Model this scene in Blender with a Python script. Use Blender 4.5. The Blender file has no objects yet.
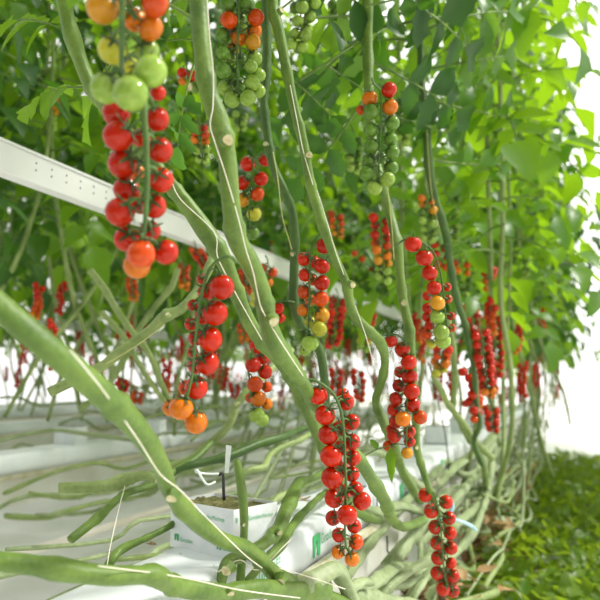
import bpy, bmesh, math, random
from mathutils import Vector, Matrix, Quaternion
PI = math.pi
S = bpy.context.scene
COL = S.collection
rnd = random.Random(7)

# ------------------------------------------------------------------ camera
F = 700.0
PITCH = math.atan(82 / F)
YAW = math.atan(270 / F * math.cos(PITCH))
CAM = Vector((0, 0, 1.0))
cd = bpy.data.cameras.new('camera')
cam = bpy.data.objects.new('camera', cd)
COL.objects.link(cam)
cam.location = CAM
cam.rotation_euler = (PI / 2 + PITCH, 0, YAW)
cd.sensor_width = 36
cd.sensor_fit = 'HORIZONTAL'
cd.lens = 36 * F / 600
cd.clip_start = .02
cd.dof.use_dof = True
cd.dof.focus_distance = 1.08
cd.dof.aperture_fstop = 5.0
S.camera = cam
RC = cam.rotation_euler.to_matrix()


def P(x, y, d):
    """world point seen at photo position (x, y), d metres along the viewing axis"""
    return CAM + RC @ Vector(((x - 300) / F * d, -(y - 300) / F * d, -d))


VIEW = RC @ Vector((0, 0, -1))


# ------------------------------------------------------------------ materials
def new_mat(name):
    m = bpy.data.materials.new(name)
    m.use_nodes = True
    nt = m.node_tree
    b = nt.nodes['Principled BSDF']
    return m, nt, b


def mix_col(nt, fac, a, b):
    n = nt.nodes.new('ShaderNodeMix')
    n.data_type = 'RGBA'
    n.inputs[6].default_value = (*a, 1)
    n.inputs[7].default_value = (*b, 1)
    nt.links.new(fac, n.inputs[0])
    return n.outputs[2]


def noise(nt, scale, detail=3, coord='Object', stretch=None):
    tc = nt.nodes.new('ShaderNodeTexCoord')
    n = nt.nodes.new('ShaderNodeTexNoise')
    n.inputs['Scale'].default_value = scale
    n.inputs['Detail'].default_value = detail
    if stretch:
        mp = nt.nodes.new('ShaderNodeMapping')
        mp.inputs['Scale'].default_value = stretch
        nt.links.new(tc.outputs[coord], mp.inputs[0])
        nt.links.new(mp.outputs[0], n.inputs['Vector'])
    else:
        nt.links.new(tc.outputs[coord], n.inputs['Vector'])
    return n.outputs['Fac']


def ramp(nt, fac, lo, hi):
    n = nt.nodes.new('ShaderNodeMapRange')
    n.inputs[1].default_value = lo
    n.inputs[2].default_value = hi
    nt.links.new(fac, n.inputs[0])
    return n.outputs[0]


def bump(nt, b, fac, strength, dist=.002):
    n = nt.nodes.new('ShaderNodeBump')
    n.inputs['Strength'].default_value = strength
    n.inputs['Distance'].default_value = dist
    nt.links.new(fac, n.inputs['Height'])
    nt.links.new(n.outputs[0], b.inputs['Normal'])


def simple(name, a, c=None, rough=.5, scale=20, bumps=0, spec=.5, lo=.35, hi=.65, bdist=.002, metallic=0):
    m, nt, b = new_mat(name)
    f = noise(nt, scale)
    nt.links.new(mix_col(nt, ramp(nt, f, lo, hi), a, c or tuple(v * .8 for v in a)), b.inputs['Base Color'])
    b.inputs['Roughness'].default_value = rough
    b.inputs['Specular IOR Level'].default_value = spec
    b.inputs['Metallic'].default_value = metallic
    if bumps:
        bump(nt, b, f, bumps, bdist)
    return m


def tomato_mat(name, a, c):
    m, nt, b = new_mat(name)
    f = noise(nt, 2.2, 2)
    oi = nt.nodes.new('ShaderNodeObjectInfo')
    h = nt.nodes.new('ShaderNodeHueSaturation')
    mr = nt.nodes.new('ShaderNodeMapRange')
    mr.inputs[3].default_value = .82
    mr.inputs[4].default_value = 1.15
    nt.links.new(oi.outputs['Random'], mr.inputs[0])
    nt.links.new(mr.outputs[0], h.inputs['Value'])
    nt.links.new(mix_col(nt, ramp(nt, f, .3, .7), a, c), h.inputs['Color'])
    nt.links.new(h.outputs[0], b.inputs['Base Color'])
    b.inputs['Roughness'].default_value = .13
    b.inputs['Specular IOR Level'].default_value = .3
    b.inputs['Subsurface Weight'].default_value = .04
    b.inputs['Subsurface Radius'].default_value = (.006, .003, .001)
    b.inputs['Subsurface Scale'].default_value = .5
    return m


TM = {
    'R': tomato_mat('ripe_red_skin', (.45, .010, .0005), (.52, .022, .0008)),
    'S': tomato_mat('scarlet_skin', (.50, .040, .002), (.58, .075, .003)),
    'O': tomato_mat('orange_skin', (.60, .125, .004), (.64, .19, .006)),
    'Y': tomato_mat('amber_skin', (.55, .26, .012), (.52, .22, .01)),
    'L': tomato_mat('lime_skin', (.36, .42, .03), (.46, .40, .03)),
    'G': tomato_mat('green_skin', (.19, .33, .035), (.30, .43, .075)),
    'D': tomato_mat('shaded_green_skin', (.075, .175, .018), (.145, .265, .035)),  # darker copy of the green skin, leaf shade put into its colour
}


def leaf_mat(name, a, c, tr):
    m, nt, b = new_mat(name)
    f = noise(nt, 9)
    oi = nt.nodes.new('ShaderNodeObjectInfo')
    h = nt.nodes.new('ShaderNodeHueSaturation')
    mr = nt.nodes.new('ShaderNodeMapRange')
    mr.inputs[3].default_value = .75
    mr.inputs[4].default_value = 1.25
    nt.links.new(oi.outputs['Random'], mr.inputs[0])
    nt.links.new(mr.outputs[0], h.inputs['Value'])
    nt.links.new(mix_col(nt, ramp(nt, f, .3, .7), a, c), h.inputs['Color'])
    nt.links.new(h.outputs[0], b.inputs['Base Color'])
    b.inputs['Roughness'].default_value = .38
    b.inputs['Specular IOR Level'].default_value = .5
    bump(nt, b, noise(nt, 60, 2), .35, .003)
    t = nt.nodes.new('ShaderNodeBsdfTranslucent')
    t.inputs[0].default_value = (*tr, 1)
    mx = nt.nodes.new('ShaderNodeMixShader')
    mx.inputs[0].default_value = .5
    out = nt.nodes['Material Output']
    nt.links.new(b.outputs[0], mx.inputs[1])
    nt.links.new(t.outputs[0], mx.inputs[2])
    nt.links.new(mx.outputs[0], out.inputs[0])
    return m


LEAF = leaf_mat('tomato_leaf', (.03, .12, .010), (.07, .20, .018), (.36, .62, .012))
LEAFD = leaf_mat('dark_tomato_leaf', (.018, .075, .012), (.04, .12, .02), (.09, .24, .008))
WEED = leaf_mat('floor_weed', (.07, .18, .012), (.18, .29, .02), (.33, .47, .02))


def stem_mat(name, a, c, sc, rough=.5, sheen=.08):
    m, nt, b = new_mat(name)
    f = noise(nt, sc, 5)
    f2 = noise(nt, sc * 7, 3)
    ad = nt.nodes.new('ShaderNodeMath')
    ad.operation = 'MULTIPLY_ADD'
    ad.inputs[1].default_value = .45
    nt.links.new(f2, ad.inputs[0])
    nt.links.new(f, ad.inputs[2])
    nt.links.new(mix_col(nt, ramp(nt, ad.outputs[0], .5, .95), a, c), b.inputs['Base Color'])
    b.inputs['Roughness'].default_value = rough
    b.inputs['Sheen Weight'].default_value = sheen
    b.inputs['Sheen Roughness'].default_value = .35
    b.inputs['Sheen Tint'].default_value = (.9, 1, .75, 1)
    bump(nt, b, f2, .45, .002)
    return m


STEM = stem_mat('green_stem', (.065, .135, .012), (.155, .25, .033), 22)
STEMD = stem_mat('dark_stem', (.03, .08, .008), (.07, .145, .018), 22)
STEMP = stem_mat('pale_stem', (.14, .215, .045), (.30, .38, .13), 18)
STEMG = stem_mat('grey_green_stem', (.16, .225, .085), (.34, .41, .21), 16)
SCAR = simple('cut_scar', (.62, .58, .36), (.42, .36, .16), .8, 150, .5)
RACH = stem_mat('truss_stalk', (.04, .10, .012), (.09, .18, .025), 60, .5, .15)
CALYX = stem_mat('calyx_green', (.018, .06, .008), (.045, .11, .014), 60, .5, .1)
PLAST = simple('white_film', (.76, .80, .80), (.69, .74, .75), .32, 14, .35, bdist=.006)
FOLD = simple('folded_film', (.80, .84, .84), (.70, .76, .77), .3, 30, .6, bdist=.004)
GUT = simple('white_coated_steel', (.70, .71, .66), (.60, .60, .52), .4, 9, 0)
BEAM = simple('white_painted_steel', (.82, .82, .80), (.76, .77, .75), .45, 6, 0)
LIP = simple('stained_lip', (.50, .47, .28), (.66, .64, .50), .5, 30)
FLOORM = simple('white_ground_cloth', (.86, .87, .84), (.76, .77, .72), .6, 2.5, .2, bdist=.02)
PRINT = simple('green_print', (.03, .36, .12), (.05, .42, .15), .4, 30)
SUBS = simple('mossy_substrate', (.10, .11, .03), (.20, .19, .07), .95, 90, 1.0, bdist=.01)
BLACK = simple('black_plastic', (.012, .012, .014), (.02, .02, .022), .4, 30)
TWINE = simple('white_twine', (.80, .77, .66), (.66, .62, .46), .7, 60)
TWINEY = simple('yellowed_twine', (.62, .58, .22), (.5, .48, .18), .7, 60)
DRY = simple('dry_leaf', (.30, .17, .06), (.48, .34, .17), .8, 40, .4)
DARKDRY = simple('dark_dry_leaf', (.13, .06, .02), (.22, .11, .04), .8, 40, .4)
CLEAR = simple('milky_plastic', (.74, .80, .76), (.68, .75, .70), .3, 20)
PIPE = simple('pale_pipe', (.74, .72, .62), (.66, .63, .5), .45, 10)
BLUE = simple('blue_clip', (.22, .52, .72), (.5, .72, .85), .4, 60)
HOLE = simple('dark_hole', (.04, .04, .04), None, .8)


# ------------------------------------------------------------------ object helpers
def link(o, parent=None):
    COL.objects.link(o)
    if parent:
        o.parent = parent
    return o


def mesh_from(bm, name, mats, smooth=True):
    me = bpy.data.meshes.new(name)
    bm.to_mesh(me)
    bm.free()
    for m in (mats if isinstance(mats, (list, tuple)) else [mats]):
        me.materials.append(m)
    if smooth:
        for p in me.polygons:
            p.use_smooth = True
    return me


def obj(name, bm, mats, parent=None, smooth=True):
    return link(bpy.data.objects.new(name, mesh_from(bm, name, mats, smooth) if isinstance(bm, bmesh.types.BMesh) else bm), parent)


def tag(o, label, cat, group=None, kind=None):
    o['label'] = label
    o['category'] = cat
    if group:
        o['group'] = group
    if kind:
        o['kind'] = kind
    return o


def empty(name, loc, label, cat, group=None):
    o = bpy.data.objects.new(name, None)
    COL.objects.link(o)
    o.location = loc
    o.empty_display_size = .02
    return tag(o, label, cat, group)


def spline(pts, rad, sub):
    """Catmull-Rom resampling of points and radii"""
    if len(pts) < 3 or sub < 2:
        return list(pts), list(rad)
    op, orr = [], []
    n = len(pts)
    for i in range(n - 1):
        p0, p1, p2, p3 = pts[max(i - 1, 0)], pts[i], pts[i + 1], pts[min(i + 2, n - 1)]
        for k in range(sub):
            t = k / sub
            op.append(.5 * ((2 * p1) + (p2 - p0) * t + (2 * p0 - 5 * p1 + 4 * p2 - p3) * t * t + (3 * p1 - p0 - 3 * p2 + p3) * t ** 3))
            s = t * t * (3 - 2 * t)
            orr.append(rad[i] * (1 - s) + rad[i + 1] * s)
    op.append(pts[-1].copy())
    orr.append(rad[-1])
    return op, orr


def tube(bm, pts, rad, seg=8, sub=4, cap=True, ridge=0, mat=0, node=0, seed=0):
    pts = [Vector(p) for p in pts]
    if not isinstance(rad, (list, tuple)):
        rad = [rad] * len(pts)
    pts, rad = spline(pts, rad, sub)
    n = len(pts)
    r_ = random.Random(seed)
    acc = 0
    nxt = .04 + r_.random() * .05
    bul = [1.0] * n
    if node:
        for i in range(1, n):
            acc += (pts[i] - pts[i - 1]).length
            if acc > nxt:
                acc = 0
                nxt = node * (.7 + .6 * r_.random())
                bul[i] = 1.22
                if i + 1 < n:
                    bul[i + 1] = 1.1
    prev = None
    rings = []
    up = Vector((.3, .2, 1))
    for i in range(n):
        t = (pts[min(i + 1, n - 1)] - pts[max(i - 1, 0)])
        if t.length < 1e-9:
            t = Vector((0, 0, 1))
        t.normalize()
        if prev is None:
            a = t.orthogonal()
        else:
            a = prev - t * prev.dot(t)
            if a.length < 1e-6:
                a = t.orthogonal()
        a.normalize()
        prev = a
        b = t.cross(a)
        ring = []
        for k in range(seg):
            w = 2 * PI * k / seg
            q = rad[i] * bul[i] * (1 + ridge * math.cos(3 * w + seed + i * .06) + ridge * .5 * math.cos(2 * w + seed * 2 - i * .1))
            ring.append(bm.verts.new(pts[i] + (a * math.cos(w) + b * math.sin(w)) * q))
        rings.append(ring)
    for i in range(n - 1):
        for k in range(seg):
            f = bm.faces.new((rings[i][k], rings[i][(k + 1) % seg], rings[i + 1][(k + 1) % seg], rings[i + 1][k]))
            f.material_index = mat
    if cap:
        for ring, flip in ((rings[0], True), (rings[-1], False)):
            f = bm.faces.new(list(reversed(ring)) if flip else ring)
            f.material_index = mat
    return pts


def box(bm, lo, hi, mat=0, bevel=0):
    x0, y0, z0 = lo
    x1, y1, z1 = hi
    v = [bm.verts.new(c) for c in ((x0, y0, z0), (x1, y0, z0), (x1, y1, z0), (x0, y1, z0), (x0, y0, z1), (x1, y0, z1), (x1, y1, z1), (x0, y1, z1))]
    fs = [bm.faces.new([v[i] for i in q]) for q in ((3, 2, 1, 0), (4, 5, 6, 7), (0, 1, 5, 4), (1, 2, 6, 5), (2, 3, 7, 6), (3, 0, 4, 7))]
    for f in fs:
        f.material_index = mat
    if bevel:
        es = list({e for f in fs for e in f.edges})
        bmesh.ops.bevel(bm, geom=es, offset=bevel, segments=2, affect='EDGES', profile=.5)


# ------------------------------------------------------------------ tomatoes
def tomato_mesh(key, seg=20, rings=12):
    bm = bmesh.new()
    bmesh.ops.create_uvsphere(bm, u_segments=seg, v_segments=rings, radius=1)
    r_ = random.Random(ord(key))
    for v in bm.verts:
        x, y, z = v.co
        ang = math.atan2(y, x)
        rad = math.hypot(x, y)
        z2 = z * .97
        if z > .55:                                         # dimple round the stalk
            z2 -= .20 * max(0, 1 - rad / .62) ** 1.3
        if z < -.9:
            z2 += .03
        k = 1 + .018 * math.cos(4 * ang + 1) * (1 - abs(z))
        v.co = (x * k, y * k, z2)
    return mesh_from(bm, 'tomato_' + key, TM[key])


TMESH = {k: tomato_mesh(k) for k in TM}


def calyx_mesh(seed):
    r_ = random.Random(seed)
    bm = bmesh.new()
    tube(bm, [(0, 0, .70), (0, 0, .92)], [.20, .12], 6, 1)
    for s in range(5):
        a = 2 * PI * s / 5 + r_.uniform(-.25, .25)
        L = r_.uniform(1.0, 1.6)
        lift = r_.uniform(.0, 1.1)
        prof = []
        for i in range(6):
            t = i / 5
            rad = .08 + L * t * (1 - .18 * t)
            z = .86 - .16 * t + lift * .55 * t * t
            # keep clear of the skin
            if rad < .95:
                z = max(z, math.sqrt(max(0, 1 - rad * rad)) * .97 - .20 * max(0, 1 - rad / .62) ** 1.3 * (1 if rad < .62 else 0) + .035)
            w = (.17 * (1 - t) ** .7 * (.6 + .9 * t if t < .4 else 1) + .006)
            prof.append((rad, z, w))
        rows = []
        d = Vector((math.cos(a), math.sin(a), 0))
        e = Vector((-math.sin(a), math.cos(a), 0))
        for rad, z, w in prof:
            c = d * rad + Vector((0, 0, z))
            rows.append([bm.verts.new(c - e * w + Vector((0, 0, .02))), bm.verts.new(c), bm.verts.new(c + e * w + Vector((0, 0, .02)))])
        for i in range(5):
            for k in range(2):
                bm.faces.new((rows[i][k], rows[i + 1][k], rows[i + 1][k + 1], rows[i][k + 1]))
    return mesh_from(bm, 'calyx', CALYX)


CMESH = [calyx_mesh(s) for s in range(5)]


def path_at(pts, t):
    t = max(0, min(1, t)) * (len(pts) - 1)
    i = min(int(t), len(pts) - 2)
    return pts[i].lerp(pts[i + 1], t - i)


def truss(label, rach, toms, group=None, rw=.0022, calyx=True, face=0.15, ripple=0):
    """rach: world points of the stalk, toms: (world point, radius, colour, dz)"""
    r_ = random.Random(len(toms) * 31 + int(rach[0].x * 1000))
    base = rach[0].copy()
    root = empty('cherry_tomato_truss', base, label, 'tomato truss', group)
    curve, _ = spline(rach, [1] * len(rach), 8)
    T = [[p.copy(), r, c] for p, r, c in toms]
    for _ in range(40):                                     # settle: no two fruits share the same space
        moved = False
        for i in range(len(T)):
            for j in range(i + 1, len(T)):
                d = T[j][0] - T[i][0]
                need = (T[i][1] + T[j][1]) * .985
                if d.length < need:
                    al = d.dot(VIEW)
                    lat2 = max(0, d.length_squared - al * al)
                    want = math.sqrt(max(0, need * need - lat2))
                    s = 1 if al >= 0 else -1
                    mv = (want - abs(al)) * .5 * min(1, .6)
                    T[j][0] += VIEW * mv * s
                    T[i][0] -= VIEW * mv * s
                    moved = True
        if not moved:
            break
    bm = bmesh.new()
    n = len(rach)
    tube(bm, [p - base for p in rach], [rw * (1.25 - .5 * i / (n - 1)) for i in range(n)], 7, 6, node=.03, seed=3)
    for p, r, c in T:
        best = min(curve, key=lambda q: (q - (p + Vector((0, 0, r * .75)))).length)
        d = best - p
        d.z += r * .5
        d -= VIEW * r * face
        d = d.normalized() + Vector((r_.uniform(-.2, .2), r_.uniform(-.2, .2), r_.uniform(-.1, .2)))
        d.normalize()
        top = p + d * r * .82
        mid = p + d * r * 1.45
        if (best - mid).length > .002:
            tube(bm, [best - base, best.lerp(mid, .6) - base + Vector((0, 0, .001)), mid - base, top - base], [rw * .62, rw * .55, rw * .85, rw * .5], 5, 2)
        else:
            tube(bm, [best - base, top - base], [rw * .62, rw * .5], 5, 1)
        q = d.to_track_quat('Z', 'Y') @ Quaternion((0, 0, 1), r_.uniform(0, 6))
        o = bpy.data.objects.new('tomato', TMESH[c])
        link(o, root)
        o.location = p - base
        o.rotation_mode = 'QUATERNION'
        o.rotation_quaternion = q
        o.scale = (r * r_.uniform(.97, 1.03),) * 2 + (r * r_.uniform(.98, 1.05),)
        if calyx:
            k = bpy.data.objects.new('calyx', CMESH[r_.randrange(5)])
            link(k, o)
    obj('truss_stalk', bm, RACH, root)
    return root


def px_truss(label, d, rach, toms, rd=-.012, **kw):
    R = [P(x, y, d + rd + (rest[0] if rest else 0)) for x, y, *rest in rach]
    T = [(P(x, y, d + (rest[0] if rest else 0)), r * d / F, c) for x, y, r, c, *rest in toms]
    return truss(label, R, T, **kw)


def auto_truss(label, d, x0, y0, x1, y1, n, r, cols, w=1.15, seed=0, **kw):
    """two hanging files of fruit either side of a stalk; cols run from the top to the bottom"""
    r_ = random.Random(seed + int(x0 * 7 + y0))
    toms = []
    for i in range(n):
        t = (i // 2 + .5 * (i % 2)) / max(1, (n - 1) / 2)
        cx, cy = x0 + (x1 - x0) * t, y0 + (y1 - y0) * t
        s = 1 if i % 2 else -1
        k = w * (1 - .35 * t ** 3)
        c = cols[min(len(cols) - 1, int(t * len(cols)))]
        toms.append((cx + s * r * k + r_.uniform(-1, 1) * r * .2, cy + r_.uniform(-1, 1) * r * .25, r * r_.uniform(.9, 1.08) * (1 - .12 * t), c, r_.uniform(-.012, .012)))
    rach = [(x0 + 2 - r, y0 - r * 2.6), (x0, y0 - r * .8), (x0 + (x1 - x0) * .5, (y0 + y1) / 2), (x1, y1 - r * .4)]
    kw.setdefault('rw', .0016)
    return px_truss(label, d, rach, toms, **kw)


# ------------------------------------------------------------------ leaves
def leaflet(bm, M, L, W, r_, seg=5, fold=.35, curl=.5, mat=0):
    prof = [0, .62, 1.0, .74, .86, .52, .0] if seg == 6 else [0, .75, 1.0, .72, .45, 0]
    seg = len(prof) - 1
    rows = []
    tw = r_.uniform(-.5, .5)
    for i in range(seg + 1):
        t = i / seg
        x = L * t
        z = -curl * L * t * t
        w = W * prof[i]
        j = r_.uniform(.8, 1.15)
        a = tw * t
        ca, sa = math.cos(a), math.sin(a)
        yl, zl = w * j, fold * w
        ctr = bm.verts.new(M @ Vector((x, 0, z)))
        bk = .10 * L if 0 < i < seg else 0
        lft = bm.verts.new(M @ Vector((x - bk * .4 + (.0 if i % 2 else .05 * L), yl * ca, z + zl + yl * sa))) if w > 1e-6 else ctr
        rgt = bm.verts.new(M @ Vector((x - bk * .4 + (.05 * L if i % 2 else 0), -yl * ca, z + zl - yl * sa))) if w > 1e-6 else ctr
        rows.append((lft, ctr, rgt))
    for i in range(seg):
        for a, b in ((0, 1), (1, 2)):
            vs = []
            for v in (rows[i][a], rows[i][b], rows[i + 1][b], rows[i + 1][a]):
                if v not in vs:
                    vs.append(v)
            if len(vs) >= 3:
                try:
                    bm.faces.new(vs).material_index = mat
                except ValueError:
                    pass


def compound_leaf(bm, M, size, r_, seg=5, mat=0, stem=1, droop=.5, pairs=3):
    L = size
    pts = []
    for i in range(6):
        t = i / 5
        pts.append(Vector((L * t * (1 - .12 * t), .03 * L * math.sin(3 * t), -droop * L * t * t * .6)))
    tube(bm, [M @ p for p in pts], [size * .011 * (1.1 - .7 * i / 5) for i in range(6)], 4, 1, mat=stem, cap=False)
    for k in range(pairs):
        t = .38 + .5 * k / max(1, pairs - 1) * .9
        p = path_at(pts, t)
        sl = math.atan2(-droop * 1.2 * t, 1)
        for s in (1, -1):
            ll = size * r_.uniform(.26, .36) * (1 - .12 * abs(k - 1))
            m = M @ Matrix.Translation(p) @ Matrix.Rotation(-sl, 4, 'Y') @ Matrix.Rotation(s * r_.uniform(.9, 1.25), 4, 'Z') @ Matrix.Rotation(r_.uniform(-.2, .5), 4, 'Y') @ Matrix.Rotation(r_.uniform(-.5, .5), 4, 'X')
            leaflet(bm, m, ll, ll * r_.uniform(.26, .34), r_, seg, mat=mat, curl=r_.uniform(.1, .5))
    m = M @ Matrix.Translation(pts[-1]) @ Matrix.Rotation(droop * 1.1, 4, 'Y')
    ll = size * .38
    leaflet(bm, m, ll, ll * .36, r_, seg, mat=mat, curl=.3)


def foliage_mesh(seed, z0, z1, n, size, seg=5, mats=None, spread=1.0):
    r_ = random.Random(seed)
    bm = bmesh.new()
    a = r_.uniform(0, 6)
    for i in range(n):
        t = (i + r_.uniform(-.3, .3)) / n
        z = z0 + (z1 - z0) * t
        a += 2.4 + r_.uniform(-.4, .4)
        sz = size * r_.uniform(.75, 1.15)
        M = Matrix.Translation((0, 0, z)) @ Matrix.Rotation(a, 4, 'Z') @ Matrix.Rotation(r_.uniform(-.5, .25), 4, 'Y') @ Matrix.Rotation(r_.uniform(-.4, .4), 4, 'X')
        compound_leaf(bm, M, sz * spread, r_, seg, droop=r_.uniform(.4, 1.3))
    return mesh_from(bm, 'foliage', mats or [LEAF, STEM], True)


# ------------------------------------------------------------------ setting
bm = bmesh.new()
v = [bm.verts.new(c) for c in ((-16, -3, 0), (6, -3, 0), (6, 40, 0), (-16, 40, 0))]
bm.faces.new(v)
fl = obj('floor', bm, FLOORM)
fl['kind'] = 'structure'

ROWX = [-.5575, -2.06, -3.60, -5.12, -6.65]
SLT = .73            # top of the substrate bags


def gutter_mesh(y0, y1):
    bm = bmesh.new()
    prof = [(-.12, .655), (-.105, .655), (-.095, .64), (.075, .64), (.086, .655), (.10, .655), (.10, .64), (.084, .632), (.082, .535), (.03, .535), (.02, .56), (-.04, .56), (-.05, .535), (-.10, .535), (-.104, .632), (-.12, .64)]
    A = [bm.verts.new((x, y0, z)) for x, z in prof]
    B = [bm.verts.new((x, y1, z)) for x, z in prof]
    n = len(prof)
    for i in range(n):
        f = bm.faces.new((A[i], B[i], B[(i + 1) % n], A[(i + 1) % n]))
        f.material_index = 1 if i in (4, 5, 6) else 0
    bm.faces.new(A)
    bm.faces.new(list(reversed(B)))
    bmesh.ops.recalc_face_normals(bm, faces=bm.faces)
    return mesh_from(bm, 'growing_gutter', [GUT, LIP], False)


GLAB = ['white steel growing gutter under the nearest row of substrate bags', 'white growing gutter of the second row of plants',
        'white growing gutter of the third row of plants', 'white growing gutter of the fourth row of plants', 'white growing gutter of the fifth row of plants']
gm = gutter_mesh(-.2, 26)
for i, x in enumerate(ROWX):
    o = link(bpy.data.objects.new('growing_gutter', gm))
    o.location = (x, 0, 0)
    tag(o, GLAB[i], 'gutter', 'growing gutters of the rows')
# legs carrying the gutters
def legs(o, y0, y1):
    y = y0
    while y < y1:
        b = bmesh.new()
        box(b, (-.02, y - .02, 0), (.02, y + .02, .56))
        obj('leg', b, GUT, o, False)
        y += 2.6
for o in [o for o in COL.objects if o.name.startswith('growing_gutter')]:
    legs(o, 1.0, 12)


def bag_mesh(L, seed):
    """plastic wrapped slab, rounded shoulders, slightly slumped"""
    r_ = random.Random(seed)
    bm = bmesh.new()
    prof = []
    hw, h = .0815, .085
    for x, z in ((-hw, 0), (-hw - .002, .03), (-hw - .001, .062), (-hw + .008, .078), (-hw + .024, h), (-.03, h + .001), (.02, h), (hw - .022, h), (hw - .007, .079), (hw, .064), (hw + .002, .03), (hw, 0)):
        prof.append((x, z))
    n = 30
    rings = []
    for i in range(n + 1):
        y = L * i / n
        e = min(i, n - i)
        k = .90 if e == 0 else (.97 if e == 1 else 1)
        ring = []
        for x, z in prof:
            ring.append(bm.verts.new((x * k + r_.uniform(-1, 1) * .0012, y, z * k + (r_.uniform(-1, 1) * .0012 if z > .01 else 0))))
        rings.append(ring)
    m = len(prof)
    for i in range(n):
        for k in range(m):
            bm.faces.new((rings[i][k], rings[i][(k + 1) % m], rings[i + 1][(k + 1) % m], rings[i + 1][k]))
    bm.faces.new(rings[0])
    bm.faces.new(list(reversed(rings[-1])))
    bmesh.ops.recalc_face_normals(bm, faces=bm.faces)
    return mesh_from(bm, 'substrate_bag', PLAST)


def text_mesh(body, size):
    cu = bpy.data.curves.new('lettering', 'FONT')
    cu.body = body
    cu.size = size
    cu.extrude = .0002
    o = bpy.data.objects.new('lettering', cu)
    COL.objects.link(o)
    bpy.context.view_layer.update()
    me = bpy.data.meshes.new_from_object(o.evaluated_get(bpy.context.evaluated_depsgraph_get()))
    bpy.data.objects.remove(o)
    me.materials.clear()
    me.materials.append(PRINT)
    return me


def logo_mesh(s):
    """green tile with a white arch cut out of it"""
    bm = bmesh.new()
    for q in ([(0, 0), (.26, .0), (.46, .70), (.46, 1), (0, 1)], [(.46, .70), (.54, .70), (.54, 1), (.46, 1)], [(.54, .70), (.60, .0), (1, 0), (1, 1), (.54, 1)]):
        bm.faces.new([bm.verts.new((x * s, y * s, .0004)) for x, y in q])
    return mesh_from(bm, 'printed_logo', PRINT, False)


TXG = text_mesh('Grodan', 1)
TXP = text_mesh('Plantop', 1)
TXV = text_mesh('Vital', 1)
TXE = text_mesh('EE\nEE', 1)
TX8 = text_mesh('8', 1)
TXN = text_mesh('an', 1)
LOGO = logo_mesh(1)


def put(me, name, parent, origin, right, up, s):
    o = link(bpy.data.objects.new(name, me), parent)
    r = Vector(right).normalized()
    u = Vector(up).normalized()
    n = r.cross(u)
    m = Matrix((r, u, n)).transposed().to_4x4()
    o.matrix_local = Matrix.Translation(Vector(origin) + n * .0012) @ m @ Matrix.Scale(s, 4)
    return o


bags = [bag_mesh(1.33, s) for s in (1, 2)]
row_starts = {0: (.45, 12), 1: (.55, 11), 2: (1.6, 11), 3: (3.0, 11), 4: (4.3, 13)}
BLAB0 = ['white film substrate bag under the mossy cube, beneath the cut stem', 'white film substrate bag next along from the mossy cube, behind the low truss',
         'white film substrate bag third along the nearest gutter']
for ri, (ys, ye) in row_starts.items():
    y = ys
    k = 0
    while y < ye:
        o = link(bpy.data.objects.new('substrate_bag', bags[k % 2]))
        o.location = (ROWX[ri], y + (.0 if ri == 0 else .013 * ri), .6455)
        if ri == 0 and k < 3:
            tag(o, BLAB0[k], 'substrate bag', 'substrate bags on the nearest gutter')
        else:
            tag(o, ['white substrate bag farther down the nearest gutter', 'white substrate bag on the second row of gutters', 'white substrate bag on the third row of gutters', 'white substrate bag on the fourth row of gutters', 'white substrate bag on the fifth row of gutters'][ri], 'substrate bag',
                'substrate bags of gutter %s' % 'one two three four five'.split()[ri])
        if ri == 0 and k < 2:
            X = .0835
            for yy in ([.855] if k == 0 else [.25, .95]):
                put(LOGO, 'printed_logo', o, (X, yy, .018), (0, 1, 0), (0, 0, 1), .042)
                put(TXG, 'printed_lettering', o, (X, yy + .045, .036), (0, 1, 0), (0, 0, 1), .028)
            if k == 0:
                put(TXN, 'printed_lettering', o, (X, .515, .030), (0, 1, 0), (0, 0, 1), .042)
                put(TXV, 'printed_lettering', o, (X, .585, .030), (0, 1, 0), (0, 0, 1), .042)
                put(TXE, 'printed_lettering', o, (X, .672, .050), (0, 1, 0), (0, 0, 1), .022)
        y += 1.345
        k += 1


def plant_cube(loc, rz, label, group=None, sx=.1, sy=.1, h=.075, detail=True):
    root = empty('propagation_cube', loc, label, 'plant cube', group)
    root.rotation_euler.z = rz
    b = bmesh.new()
    a, c = sx / 2, sy / 2
    t = .0016
    for (x0, y0, x1, y1) in ((-a, -c, a, -c + t), (-a, c - t, a, c), (-a, -c + t, -a + t, c - t), (a - t, -c + t, a, c - t)):
        box(b, (x0, y0, 0), (x1, y1, h))
    obj('film_wrap', b, FOLD, root, False)
    b = bmesh.new()
    n = 14
    r_ = random.Random(5)
    g = [[b.verts.new(((i / n - .5) * (sx - .0034), (j / n - .5) * (sy - .0034), h - .006 + r_.uniform(-.004, .005))) for j in range(n + 1)] for i in range(n + 1)]
    for i in range(n):
        for j in range(n):
            b.faces.new((g[i][j], g[i + 1][j], g[i + 1][j + 1], g[i][j + 1]))
    obj('mossy_top', b, SUBS, root)
    if detail:
        for (r, ox, oy, w, fr0) in (((1, 0, 0), -a, -c, sx, .38), ((0, 1, 0), a, -c, sy, .17)):
            r = Vector(r)
            for fr, z in ((fr0, .055), (fr0 - .30, .012), (fr0 + .38, .012)):
                o = Vector((ox, oy, z)) + r * w * fr
                if fr > -.05:
                    put(LOGO, 'printed_logo', root, o, r, (0, 0, 1), .0105)
                put(TXG, 'printed_lettering', root, o + r * .0135, r, (0, 0, 1), .0098)
                if fr < .7 and z > .02:
                    put(TXP, 'printed_lettering', root, o + r * .045, r, (0, 0, 1), .0088)
            put(TX8, 'printed_lettering', root, Vector((ox, oy, .055)) + r * w * (fr0 - .14), r, (0, 0, 1), .011)
    else:
        put(LOGO, 'printed_logo', root, (a, -c + .03, .042), (0, 1, 0), (0, 0, 1), .0095)
        put(TXG, 'printed_lettering', root, (a, -c + .042, .042), (0, 1, 0), (0, 0, 1), .0085)
    return root


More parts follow.
